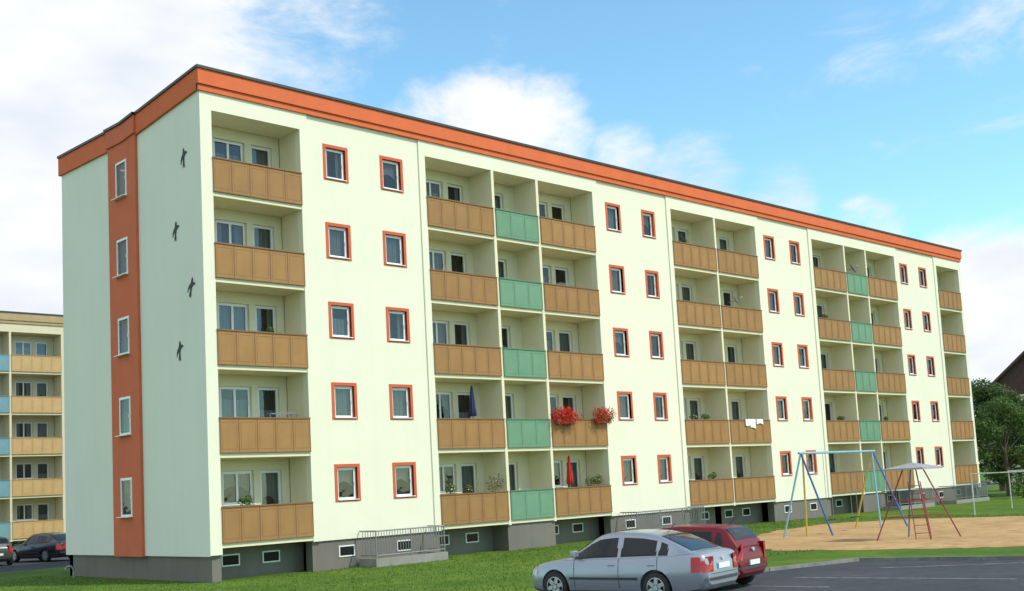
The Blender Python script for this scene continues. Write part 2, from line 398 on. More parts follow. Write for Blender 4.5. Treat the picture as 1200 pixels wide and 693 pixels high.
# ------------------------------------------------------------------ ground
def groundmat(name,c1,c2,c3,s1,s2,bump,bs,rough=0.95):
    m,nt,b=newmat(name);N=nt.nodes;L=nt.links
    tc=N.new('ShaderNodeTexCoord')
    n1=N.new('ShaderNodeTexNoise');n1.inputs['Scale'].default_value=s1;n1.inputs['Detail'].default_value=5
    n2=N.new('ShaderNodeTexNoise');n2.inputs['Scale'].default_value=s2;n2.inputs['Detail'].default_value=6
    for n in(n1,n2):L.new(tc.outputs['Object'],n.inputs['Vector'])
    def mr(o,a,bb):
        r=N.new('ShaderNodeMapRange');r.inputs[1].default_value=a;r.inputs[2].default_value=bb;L.new(o,r.inputs[0]);return r.outputs[0]
    m1=N.new('ShaderNodeMix');m1.data_type='RGBA';m1.inputs[6].default_value=(*c1,1);m1.inputs[7].default_value=(*c2,1);L.new(mr(n1.outputs['Fac'],0.38,0.62),m1.inputs[0])
    m2=N.new('ShaderNodeMix');m2.data_type='RGBA';m2.inputs[7].default_value=(*c3,1);L.new(m1.outputs[2],m2.inputs[6]);L.new(mr(n2.outputs['Fac'],0.5,0.75),m2.inputs[0])
    L.new(m2.outputs[2],b.inputs['Base Color']);b.inputs['Roughness'].default_value=rough;b.inputs['Specular IOR Level'].default_value=0.2
    nb=N.new('ShaderNodeTexNoise');nb.inputs['Scale'].default_value=bs;nb.inputs['Detail'].default_value=6;L.new(tc.outputs['Object'],nb.inputs['Vector'])
    bp=N.new('ShaderNodeBump');bp.inputs['Strength'].default_value=bump;bp.inputs['Distance'].default_value=0.05;L.new(nb.outputs['Fac'],bp.inputs['Height']);L.new(bp.outputs[0],b.inputs['Normal'])
    return m
M['grass']=groundmat('grass',(0.065,0.135,0.010),(0.115,0.185,0.018),(0.045,0.092,0.01),0.35,2.2,0.7,18)
M['asphalt']=groundmat('asphalt',(0.058,0.062,0.072),(0.075,0.080,0.090),(0.046,0.047,0.053),0.3,2.5,0.4,60)
M['sand']=groundmat('sand',(0.41,0.26,0.115),(0.50,0.33,0.155),(0.30,0.185,0.085),0.5,2.2,0.6,12)
M['kerb']=mat('kerb_stone',(0.22,0.215,0.20),0.9,0.25,3,0.3,30)
M['paint']=mat('road_paint',(0.22,0.23,0.25),0.8,0.5,5)
def sheet(name,pts,z,m,thick=0,label=None):
    mb=MB();mb.face([(x,y,z) for x,y in pts],m)
    if thick:
        for i in range(len(pts)):
            a=pts[i];b=pts[(i+1)%len(pts)];mb.face([(*a,z),(*b,z),(*b,z-thick),(*a,z-thick)],m)
    return add(name,mb,kind='structure',label=label)
sheet('ground',[(-1500,-1500),(1500,-1500),(1500,1500),(-1500,1500)],-0.24,M['grass'])
kerbline=[(-60,-12.7),(-8,-12.9),(3.5,-13.3),(7.7,-14.9),(10.9,-15.7),(11.9,-19.8),(14.0,-30),(16,-60)]
sheet('lawn',kerbline+[(130,-60),(130,17.5),(-60,17.5)],GZ,M['grass'],0.1)
sheet('parking_area',[(-60,-60),(16.3,-60),(16.3,-10),(-60,-10)],PZ,M['asphalt'])
sheet('road',[(-60,17.0),(130,17.0),(130,36),(-60,36)],PZ,M['asphalt'])
def kerb(pts,side):
    mb=MB()
    for i in range(len(pts)-1):
        a=Vector((*pts[i],0));b=Vector((*pts[i+1],0));d=(b-a);n=int(max(1,d.length//1.0))
        if d.length>30:n=40
        u=d.normalized();w=Vector((-u.y,u.x,0))*0.08*side
        for k in range(n):
            p=a+d*(k/n)+u*0.006;q=a+d*((k+1)/n)-u*0.006
            v=[p-w*0.02,q-w*0.02,q+w,p+w]
            zt=GZ+0.012
            mb.face([(x.x,x.y,zt) for x in v],M['kerb'])
            for j in range(4):
                s,e=v[j],v[(j+1)%4];mb.face([(s.x,s.y,zt),(e.x,e.y,zt),(e.x,e.y,PZ-0.02),(s.x,s.y,PZ-0.02)],M['kerb'])
    return add('kerb',mb,kind='structure')
kerb(kerbline,-1);kerb([(-60,17.5),(130,17.5)],1)
sandp=[(13.3,-11.4),(14.6,-9.4),(16.8,-7.6),(20.5,-5.9),(24,-4.7),(28.2,-4.2),(31.5,-6.5),(32.5,-11),(32,-17),(28,-24),(21,-26),(16.5,-22),(15,-18.5),(13.9,-15)]
sp=[]
for i in range(len(sandp)):
    a=np.array(sandp[i]);b=np.array(sandp[(i+1)%len(sandp)])
    for k in range(8):
        p=a+(b-a)*k/8;sp.append((p[0]+random.uniform(-.2,.2),p[1]+random.uniform(-.2,.2)))
sheet('sand_area',sp,GZ+0.006,M['sand'])
pm=MB()
hd=rad(98.4)
for k in range(0,4):
    bx=-1.2+2.5*k;by=-13.6
    if k>=3:by=-16.6
    dx,dy=-math.cos(hd)*5,-math.sin(hd)*5
    pm.face([(bx-0.05,by,PZ+0.004),(bx+0.05,by,PZ+0.004),(bx+dx+0.05,by+dy,PZ+0.004),(bx+dx-0.05,by+dy,PZ+0.004)],M['paint'])
pm.face([(9.0,-17.3,PZ+.004),(12,-21.6,PZ+.004),(11.93,-21.67,PZ+.004),(8.93,-17.37,PZ+.004)],M['paint'])
add('parking_marking',pm,kind='structure')
def blades(name,n,region,hmin,hmax,keep):
    vs=[];fs=[]
    X=np.random.uniform(region[0],region[1],n);Y=np.random.uniform(region[2],region[3],n)
    i=0
    for x,y in zip(X,Y):
        if not keep(x,y):continue
        h=random.uniform(hmin,hmax);t=random.uniform(0,math.pi);w=random.uniform(.006,.02);lx=random.uniform(-.03,.03);ly=random.uniform(-.03,.03)
        c,s=math.cos(t)*w,math.sin(t)*w
        vs+=[(x-c,y-s,GZ-.005),(x+c,y+s,GZ-.005),(x+lx,y+ly,GZ+h)];fs.append((i,i+1,i+2));i+=3
    me=bpy.data.meshes.new(name);me.from_pydata(vs,[],fs);me.materials.append(M['blade']);return me
M['blade']=mat('grass_blade',(0.11,0.20,0.018),0.7,0.0,1.2,col2=(0.06,0.13,0.012))
def lawnkeep(x,y):
    if -0.3<x<55.2 and y>0.05:return False
    if y<-12.6+(-0.25*(x-3.5) if x>3.5 else 0)+0.0: return x>12.2 and not(13.2<x<33)
    if x>13.5 and y<-4.5-0.0 and x<32: return False
    return True
add('grass',blades('grass',90000,(-9,34,-13,12),0.02,0.07,lawnkeep),kind='stuff')
# ------------------------------------------------------------------ railings
def railing(x0,x1,y,z0,z1,ret,label='grey steel railing with vertical bars above basement steps'):
    root=bpy.data.objects.new('metal_railing',None);COL.objects.link(root);root.location=(x0,y,z0);root['label']=label;root['category']='railing';root['group']='railings along the facade'
    w=x1-x0;h=z1-z0;S=M['steel']
    b=MB();b.box((-0.08,-0.08,GZ-z0-0.05),(w+0.08,0.1,0.0),M['concrete']);b.box((-0.08,0.1,GZ-z0-0.05),(0.08,ret,0.0),M['concrete']);b.box((w-0.08,0.1,GZ-z0-0.05),(w+0.08,ret,0.0),M['concrete'])
    add('base_wall',b,root)
    f=MB();f.tube((0,0,h),(w,0,h),0.025,S);f.tube((0,0,0.1),(w,0,0.1),0.018,S)
    for x in (0,w):f.tube((x,0,h),(x,ret,h),0.025,S);f.tube((x,0,0.1),(x,ret,0.1),0.018,S)
    add('handrail',f,root)
    bb=MB();n=int(w/0.115)
    for i in range(n+1):bb.tube((w*i/n,0,0.1),(w*i/n,0,h),0.012,S,5)
    m=int(ret/0.13)
    for i in range(1,m):
        for x in(0,w):bb.tube((x,ret*i/m,0.1),(x,ret*i/m,h),0.012,S,5)
    add('bars',bb,root)
    k=max(2,int(w/1.2))
    for i in range(k+1):
        q=MB();q.tube((0,0,0),(0,0,h),0.026,S);add('post',q,root,(w*i/k,0,0))
railing(5.65,8.65,-0.9,0.16,1.08,0.9)
railing(19.3,24.0,-0.9,0.1,0.98,0.9)
railing(42.0,46.0,-1.0,0.1,0.95,1.0)
railing(49.0,53.5,-1.0,0.1,0.95,1.0)
# ------------------------------------------------------------------ playground
LB=mat('light_blue_paint',(0.22,0.42,0.52),0.45,0.1,3);BL=mat('blue_paint',(0.04,0.12,0.34),0.45,0.1,3);YE=mat('yellow_paint',(0.55,0.40,0.07),0.45,0.1,3);RD=mat('red_paint',(0.26,0.028,0.028),0.45,0.15,3)
GY=mat('grey_roof_sheet',(0.33,0.335,0.34),0.6,0.1,2)
sw=bpy.data.objects.new('swing_set',None);COL.objects.link(sw);sw.location=(19.75,-8.7,GZ);sw['label']='tall swing frame with blue and yellow poles standing on sand';sw['category']='swing set'
zt=3.12;EX,EY=5.9,0.25
q=MB();q.tube((-0.15,0,zt),(EX+.15,EY,zt),0.045,LB,10);add('beam',q,sw)
for (tx,ty,bx,by,m) in ((0.0,0,-0.45,0.75,LB),(0.0,0,0.6,-0.75,BL),(0.12,0,0.55,0.35,YE),(EX-.1,EY,EX-.25,EY+0.95,YE),(EX,EY,EX+0.15,EY-1.2,BL),(EX-.1,EY,EX-0.5,EY-0.35,LB)):
    q=MB();q.tube((bx,by,-0.1),(tx,ty,zt),0.036,m,10);add('leg',q,sw)
for sx_ in (1.9,3.9):
    yy=EY*sx_/EX
    q=MB()
    for d in(-0.22,0.22):q.tube((sx_+d,yy,zt),(sx_+d,yy,0.55),0.010,M['steel'],5)
    add('chain',q,sw)
    q=MB();q.box((sx_-0.24,yy-0.1,0.5),(sx_+0.24,yy+0.1,0.54),M['black']);add('seat',q,sw)
cf=bpy.data.objects.new('climbing_frame',None);COL.objects.link(cf);cf.location=(18.5,-13.7,GZ);cf['label']='red and blue pole climbing frame with grey canopy roof';cf['category']='climbing frame'
H=2.42;legs=[(-1.15,0.95),(0.95,-1.05),(0.85,0.8),(-0.65,-0.75)]
for i,(x,y) in enumerate(legs):
    q=MB();q.tube((x,y,-0.1),(x*0.22,y*0.22,H-0.05),0.024,RD if i!=2 else BL,8);add('leg',q,cf)
q=MB();c0=0.70
a=[(-c0,-c0),(c0,-c0),(c0,c0),(-c0,c0)]
for s in range(4):
    p,r_=a[s],a[(s+1)%4]
    q.face([(p[0],p[1],H-0.06),(r_[0],r_[1],H-0.06),(0,0,H+0.12)],GY);q.face([(p[0],p[1],H-0.06),(r_[0],r_[1],H-0.06),(r_[0],r_[1],H-0.12),(p[0],p[1],H-0.12)],GY)
q.face([(x,y,H-0.119) for x,y in a],GY)
add('canopy',q,cf)
q=MB()
for k,zz in enumerate((0.75,1.3)):
    f=1-0.78*zz/H
    pts=[Vector((x*f,y*f,zz)) for x,y in (legs[0],legs[2],legs[1],legs[3])]
    for i in range(4):q.tube(pts[i],pts[(i+1)%4],0.014,RD,6)
add('rungs',q,cf)
q=MB()
lx0,ly0=0.18,-0.18
for s in (-1,1):q.tube((lx0*s-0.25,ly0*s-0.3,0),(lx0*s*.8,ly0*s*.8,1.9),0.016,RD,6)
for z in np.arange(0.2,1.85,0.26):
    f=z/1.9;ox_,oy_=-0.25*(1-f),-0.3*(1-f);k=1-0.2*f
    q.tube((lx0*k+ox_,ly0*k+oy_,z),(-lx0*k+ox_,-ly0*k+oy_,z),0.012,RD,6)
add('ladder',q,cf)
PG=mat('weathered_white_paint',(0.52,0.56,0.52),0.5,0.15,4)
def laundry(x,y,w,h,rz):
    root=bpy.data.objects.new('clothes_line_frame',None);COL.objects.link(root);root.location=(x,y,GZ);root.rotation_euler=(0,0,rz)
    root['label']='white steel clothes line frame standing on the lawn';root['category']='clothes line';root['group']='clothes line frames on the lawn'
    for xx in (-w/2,w/2):
        q=MB();q.tube((xx,0,-0.05),(xx,0,h),0.03,PG,8);add('post',q,root)
    q=MB();q.tube((-w/2-.05,0,h),(w/2+.05,0,h),0.026,PG,8);add('crossbar',q,root)
laundry(34.6,-9.9,2.6,1.9,rad(-75));laundry(41,-9.0,2.6,1.9,rad(-75));laundry(47,-8.4,2.6,1.9,rad(-75));laundry(53,-7.6,2.6,1.9,rad(-75))
# ------------------------------------------------------------------ foliage
def leafmat(name,c1,c2):
    m,nt,b=newmat(name);N=nt.nodes;L=nt.links
    g=N.new('ShaderNodeNewGeometry')
    mx=N.new('ShaderNodeMix');mx.data_type='RGBA';mx.inputs[6].default_value=(*c1,1);mx.inputs[7].default_value=(*c2,1)
    L.new(g.outputs['Random Per Island'],mx.inputs[0]);L.new(mx.outputs[2],b.inputs['Base Color']);b.inputs['Roughness'].default_value=0.6
    t=N.new('ShaderNodeBsdfTranslucent');L.new(mx.outputs[2],t.inputs['Color']);ms=N.new('ShaderNodeMixShader');ms.inputs[0].default_value=0.3
    L.new(b.outputs[0],ms.inputs[1]);L.new(t.outputs[0],ms.inputs[2]);L.new(ms.outputs[0],N['Material Output'].inputs[0]);return m
M['leaf']=leafmat('leaf_green',(0.05,0.10,0.014),(0.11,0.19,0.03))
M['leafd']=leafmat('leaf_dark',(0.032,0.07,0.011),(0.08,0.14,0.022))
M['leafl']=leafmat('leaf_light',(0.06,0.12,0.018),(0.10,0.18,0.03))
M['red']=leafmat('geranium_red',(0.60,0.008,0.010),(0.80,0.025,0.02))
M['pink']=leafmat('petal_mixed',(0.6,0.2,0.3),(0.7,0.6,0.5))
M['bark']=mat('bark',(0.12,0.085,0.06),0.9,0.3,5,0.6,20)
def leaves(centers,radii,n,size,rng,flat=0.8):
    c=np.array(centers);r=np.array(radii);pick=rng.choice(len(c),n,p=(r**2)/np.sum(r**2))
    d=rng.normal(size=(n,3));d/=np.linalg.norm(d,axis=1)[:,None]
    rr=rng.uniform(0.3,1.12,n)**0.6
    p=c[pick]+d*(r[pick]*rr)[:,None]*np.array([1,1,flat])
    a=rng.normal(size=(n,3));a/=np.linalg.norm(a,axis=1)[:,None]
    b=np.cross(a,d+0.3*rng.normal(size=(n,3)));b/=np.linalg.norm(b,axis=1)[:,None]+1e-6
    s=rng.uniform(.6,1.3,n)[:,None]*size
    V=np.stack([p-a*s,p+b*s*.6,p+a*s,p-b*s*.6],1).reshape(-1,3)
    F=[(4*i,4*i+1,4*i+2,4*i+3) for i in range(n)]
    return V.tolist(),F
def leafmesh(name,V,F,m):
    me=bpy.data.meshes.new(name);me.from_pydata(V,[],F);me.materials.append(m);return me
def tree(x,y,h,cr,seed,leaf,n=9000,label='broad leafy green tree standing behind the lawn',trunkf=0.2):
    rng=np.random.default_rng(seed)
    root=bpy.data.objects.new('tree',None);COL.objects.link(root);root.location=(x,y,GZ);root['label']=label;root['category']='tree';root['group']='trees beyond the lawn'
    t=MB();th=h*0.62
    t.tube((0,0,-0.2),(0.1,0.05,th*0.5),h*0.03,M['bark'],10,h*0.022);t.tube((0.1,0.05,th*0.5),(0.0,0.1,th),h*0.022,M['bark'],10,h*0.010)
    cs=[];rs=[]
    for i in range(44):
        ang=rng.uniform(0,2*math.pi);zz=rng.uniform(trunkf*h,h*0.97);k=1-abs((zz/h-0.5))/0.55
        R=cr*(0.25+0.75*max(0,k))*rng.uniform(0.3,1.05)
        c=(R*math.cos(ang),R*math.sin(ang),zz);cs.append(c);rs.append(cr*rng.uniform(0.14,0.32))
        if i<14:t.tube((0.05,0.05,zz*0.65),(c[0]*.8,c[1]*.8,c[2]),h*0.009,M['bark'],6,h*0.003)
    add('trunk',t,root)
    V,F=leaves(cs,rs,n,h*0.013,rng);add('crown',leafmesh('crown',V,F,leaf),root)
tree(62.5,6.0,8.2,3.8,1,M['leafd'],18000)
tree(60.5,0.5,6.6,2.8,2,M['leaf'],15000)
tree(66.5,-0.5,7.9,3.6,3,M['leafd'],17000)
tree(70,-6,8.0,3.8,4,M['leaf'],14000)
tree(75,7,8.6,4.2,5,M['leafd'],14000)
tree(74,-14,8.2,3.8,6,M['leaf'],9000)
tree(80,-24,9.0,4.2,8,M['leafd'],9000)
rng=np.random.default_rng(11)
V,F=leaves([(57+0.9*i+rng.uniform(-.3,.3),-2-0.9*i*1.1+rng.uniform(-.5,.5),0.7) for i in range(28)],[0.9]*28,18000,0.08,rng,1.0)
add('hedge',leafmesh('hedge',V,F,M['leafd']),label='low uneven green hedge along the edge of the lawn',cat='hedge')
hs=bpy.data.objects.new('house',None);COL.objects.link(hs);hs.location=(115.6,19.5,GZ);hs.rotation_euler=(0,0,rad(20));hs['label']='small house with dark brown gabled roof behind trees';hs['category']='house'
q=MB();q.box((-7,-5,0),(7,5,9.6),M['sandwall']);add('wall',q,hs)
RB=mat('brown_roof_tiles',(0.075,0.035,0.03),0.8,0.2,3,0.3,15)
q=MB();q.face([(-7.6,-5.6,9.5),(7.4,-5.6,9.5),(7.4,0,14.6),(-7.6,0,14.6)],RB);q.face([(-7.6,5.6,9.5),(7.4,5.6,9.5),(7.4,0,14.6),(-7.6,0,14.6)],RB)
q.face([(-7.6,-5.6,9.2),(-7.6,0,14.2),(-7.6,0,14.6),(-7.6,-5.6,9.5)],RB);q.face([(-7.6,5.6,9.2),(-7.6,0,14.2),(-7.6,0,14.6),(-7.6,5.6,9.5)],RB);add('roof',q,hs)
q=MB()
for xx in(-7.02,7.02):q.face([(xx,-5,9.6),(xx,5,9.6),(xx,0,14.3)],RB)
add('gable',q,hs)
for (wx,wz) in ((-3,6),(2,6),(-3,2.5),(2,2.5)):
    q=MB();ringbox(q,0,1.2,0,1.4,0.07,-0.03,0.02,M['white']);q.face([(0.07,-0.01,0.07),(1.13,-0.01,0.07),(1.13,-0.01,1.33),(0.07,-0.01,1.33)],M['cglass']);add('window',q,hs,(wx,-5,wz))
# ------------------------------------------------------------------ things on balconies
PT=mat('terracotta_pot',(0.30,0.13,0.07),0.8,0.1,4)
def plant(x,y,z,w,h,leaf,flower=None,nf=0,box=False,label='green potted plant on a balcony',cat='potted plant',n=260,name='potted_plant',droop=0,fs=0.035):
    rng=np.random.default_rng(int(x*100+z*10))
    root=bpy.data.objects.new(name,None);COL.objects.link(root);root.location=(x,y,z);root['label']=label;root['category']=cat
    q=MB()
    if box:q.box((-w/2,-0.08,-0.16),(w/2,0.08,0.02),PT)
    else:q.tube((0,0,-0.2),(0,0,0.02),0.09,PT,10,0.12)
    add('pot',q,root)
    k=max(1,int(w/0.2))
    cs=[(-w/2+w*(i+.5)/k,-0.02+rng.uniform(-.05,.05),h*0.45-droop+rng.uniform(-.08,.1)*h) for i in range(k)]
    V,F=leaves(cs,[max(h*0.5*rng.uniform(.7,1.1),0.12) for _ in range(k)],n,0.035,rng,1.0);add('foliage',leafmesh('foliage',V,F,leaf),root)
    if flower:
        V,F=leaves(cs,[max(h*0.56,0.14)]*k,nf,fs,rng,1.0);add('blossoms',leafmesh('blossoms',V,F,flower),root)
    return root
def pz(k):return P+FH*k
plant(B2+0.72,-0.16,pz(1)-0.05,1.0,0.68,M['leafl'],M['red'],1100,True,'flower box overflowing with red geraniums on a balcony parapet','flower box',320,'flower_box',0.18,0.042)
plant(B3-0.40,-0.16,pz(1)-0.02,0.85,0.66,M['leafl'],M['red'],650,True,'flower box of red geraniums and green trailing leaves','flower box',600,'flower_box',0.14,0.042)
for (x,k,w,h) in ((C0+0.8,1,0.5,0.3),(C0+1.8,1,0.6,0.3),(B0+0.6,0,0.3,0.4),(B0+1.5,0,0.3,0.35),(A0+0.9,0,0.4,0.3),(B2+2.4,0,0.6,0.4),(B2+2.9,0,0.3,0.55),(D0+1.8,1,0.5,0.3),(C0+2.0,0,0.4,0.3),(D2+1.0,1,0.4,0.25),(A0+2.0,2,0.3,0.15),(B0+2.9,0,0.3,0.7),(C0+1.0,4,0.3,0.25),(D0+1.0,3,0.4,0.25)):
    plant(x,0.14,pz(k)+0.0,w,h,M['leaf'],M['pink'] if random.random()<0.5 else None,30)
def parasol(x,y,z,h,m,label):
    root=bpy.data.objects.new('folded_parasol',None);COL.objects.link(root);root.location=(x,y,z);root['label']=label;root['category']='parasol'
    q=MB();q.tube((0,0,0),(0,0,h),0.02,M['steel'],8);add('pole',q,root)
    q=MB()
    prof=[(0.0,h+0.03),(0.035,h-0.05),(0.07,h-0.4),(0.11,h-0.9),(0.13,h-1.15),(0.09,h-1.18)]
    q.grid(lambda u,i:(prof[int(i)][0]*(1+0.22*math.cos(8*u))*math.cos(u),prof[int(i)][0]*(1+0.22*math.cos(8*u))*math.sin(u),prof[int(i)][1]),[2*math.pi*k/48 for k in range(49)],list(range(6)),m)
    me=q.mesh('canopy',True);add('canopy',me,root)
parasol(B0+2.2,0.45,pz(1)-1.0,2.3,mat('navy_cloth',(0.03,0.04,0.12),0.9,0.2,5),'folded dark blue parasol standing on a balcony')
parasol(B2+1.4,0.4,pz(0)-1.0,2.3,mat('red_cloth',(0.5,0.03,0.02),0.9,0.2,5),'folded red parasol standing on a balcony')
q=MB();TW=mat('white_cloth',(0.8,0.8,0.8),0.95,0.05,5)
def tow(a,b_,l):
    ys=[0.05,0.045,0.0,-0.05,-0.075,-0.085,-0.085];zs=[-0.25,0.0,0.02,0.018,-0.005,-l*0.5,-l]
    q.grid(lambda u,i:(u+0.02*math.sin(i*2),ys[int(i)]-0.012*math.sin(u*26)*(1 if i>4 else 0),zs[int(i)]-(0.03*math.sin(u*9) if i==6 else 0)),[a+(b_-a)*i/14 for i in range(15)],range(7),TW)
tow(0,0.5,0.30);tow(0.42,0.85,0.42);tow(0.95,1.5,0.22)
add('towel',q.mesh('towel',True),None,(C1+1.3,0,pz(1)+0.012),0,'white towels hung over an ochre balcony parapet','towel')
def dish(x,k):
    root=bpy.data.objects.new('satellite_dish',None);COL.objects.link(root);root.location=(x,0.25,pz(k)+0.35);root.rotation_euler=(rad(60),0,rad(25));root['label']='small grey satellite dish mounted above a balcony parapet';root['category']='satellite dish'
    q=MB();q.grid(lambda r,t:(0.3*r*math.cos(t),0.3*r*math.sin(t),0.07*r*r),[0.01,.3,.6,.8,1],[2*math.pi*i/24 for i in range(25)],M['plinth']);add('reflector',q.mesh('reflector',True),root)
    q=MB();q.tube((0,-0.28,0.06),(0,0,0.36),0.01,M['steel'],5);q.tube((0,0,0.3),(0,0,0.4),0.03,M['white'],8);q.tube((0,0,0),(0,0.2,-0.35),0.015,M['steel'],6);add('arm',q,root)
dish(C1+1.7,3);dish(D1+1.2,4)
def chair(x,k,m):
    root=bpy.data.objects.new('balcony_chair',None);COL.objects.link(root);root.location=(x,0.75,pz(k)-1.02);root['label']='plastic garden chair standing on a balcony';root['category']='chair'
    q=MB();q.box((-.24,-.22,.42),(.24,.22,.46),m);add('seat',q,root)
    q=MB();q.box((-.24,.2,.46),(.24,.24,1.05),m);add('backrest',q,root)
    for a in(-.21,.21):
        for b_ in(-.19,.19):
            q=MB();q.tube((a,b_,0),(a,b_,.42),.02,m,6);add('leg',q,root)
for (x,k) in ((A0+1.6,1),(B0+1.8,3),(B2+2.2,2),(C0+1.9,2),(C1+1.3,0),(D0+1.8,3)):chair(x,k,M['white'])
def rack(x,k):
    root=bpy.data.objects.new('drying_rack',None);COL.objects.link(root);root.location=(x,0.55,pz(k)-1.02);root['label']='folding steel drying rack standing on a balcony';root['category']='drying rack'
    q=MB()
    for s in (-1,1):q.tube((0.4*s,-.2,0),(0.4*s,.2,1.2),0.012,M['steel'],5);q.tube((0.4*s,.2,0),(0.4*s,-.2,1.2),0.012,M['steel'],5)
    add('leg_frame',q,root)
    q=MB()
    for i in range(6):q.tube((-.45,-.25+.1*i,1.2),(.45,-.25+.1*i,1.2),0.007,M['steel'],4)
    add('rail',q,root)
rack(A0+2.7,1);rack(B2+1.8,3)
# ------------------------------------------------------------------ cars
def interp(x,tab):
    xs=[t[0] for t in tab];ys=[t[1] for t in tab];return float(np.interp(x,xs,ys))
def sm(tab,x,e=0.08):
    return (interp(x-e,tab)+interp(x-e/2,tab)+2*interp(x,tab)+interp(x+e/2,tab)+interp(x+e,tab))/6
SED=dict(L=4.5,W=1.76,wb=(1.40,-1.13),r=0.315,
 top=[(-2.25,0.72),(-2.22,0.93),(-2.12,1.0),(-1.9,1.02),(-1.5,0.98),(0,0.93),(1.05,0.91),(1.5,0.86),(1.9,0.79),(2.12,0.70),(2.25,0.52)],
 bot=[(-2.25,0.36),(-2.15,0.26),(-1.8,0.2),(1.8,0.18),(2.15,0.2),(2.25,0.28)],
 wid=[(-2.25,0.74),(-2.18,0.85),(-1.95,0.93),(-1.4,0.985),(0,1.0),(1.3,0.985),(1.8,0.92),(2.1,0.80),(2.25,0.60)],
 roof=[(-1.98,0.99),(-1.55,1.20),(-1.2,1.345),(-0.8,1.42),(-0.2,1.45),(0.2,1.42),(0.38,1.37),(1.12,0.91)],
 tw=[(-1.98,0.80),(-1.2,0.71),(0,0.70),(0.38,0.68),(1.12,0.80)],rs=0.38,re=-1.15,cowl=1.12,deck=-1.98,sw=[(0.88,-0.22),(-0.30,-1.16),(-1.2,-1.42)],mid=-0.26)
HAT=dict(L=3.8,W=1.66,wb=(1.22,-1.25),r=0.29,
 top=[(-1.90,0.6),(-1.88,0.85),(-1.82,0.95),(-1.4,0.95),(0,0.90),(0.95,0.89),(1.3,0.83),(1.6,0.76),(1.8,0.66),(1.9,0.5)],
 bot=[(-1.9,0.36),(-1.8,0.26),(-1.5,0.2),(1.5,0.18),(1.8,0.2),(1.9,0.28)],
 wid=[(-1.9,0.80),(-1.82,0.90),(-1.5,0.97),(0,1.0),(1.1,0.98),(1.5,0.92),(1.78,0.80),(1.9,0.62)],
 roof=[(-1.86,0.93),(-1.72,1.15),(-1.55,1.33),(-1.3,1.395),(-0.3,1.43),(0.1,1.40),(0.28,1.355),(1.02,0.89)],
 tw=[(-1.86,0.80),(-1.5,0.71),(0,0.71),(0.28,0.69),(1.02,0.80)],rs=0.28,re=-1.48,cowl=1.02,deck=-1.86,sw=[(0.78,-0.35),(-0.43,-1.25),(-1.32,-1.5)],mid=-0.39)
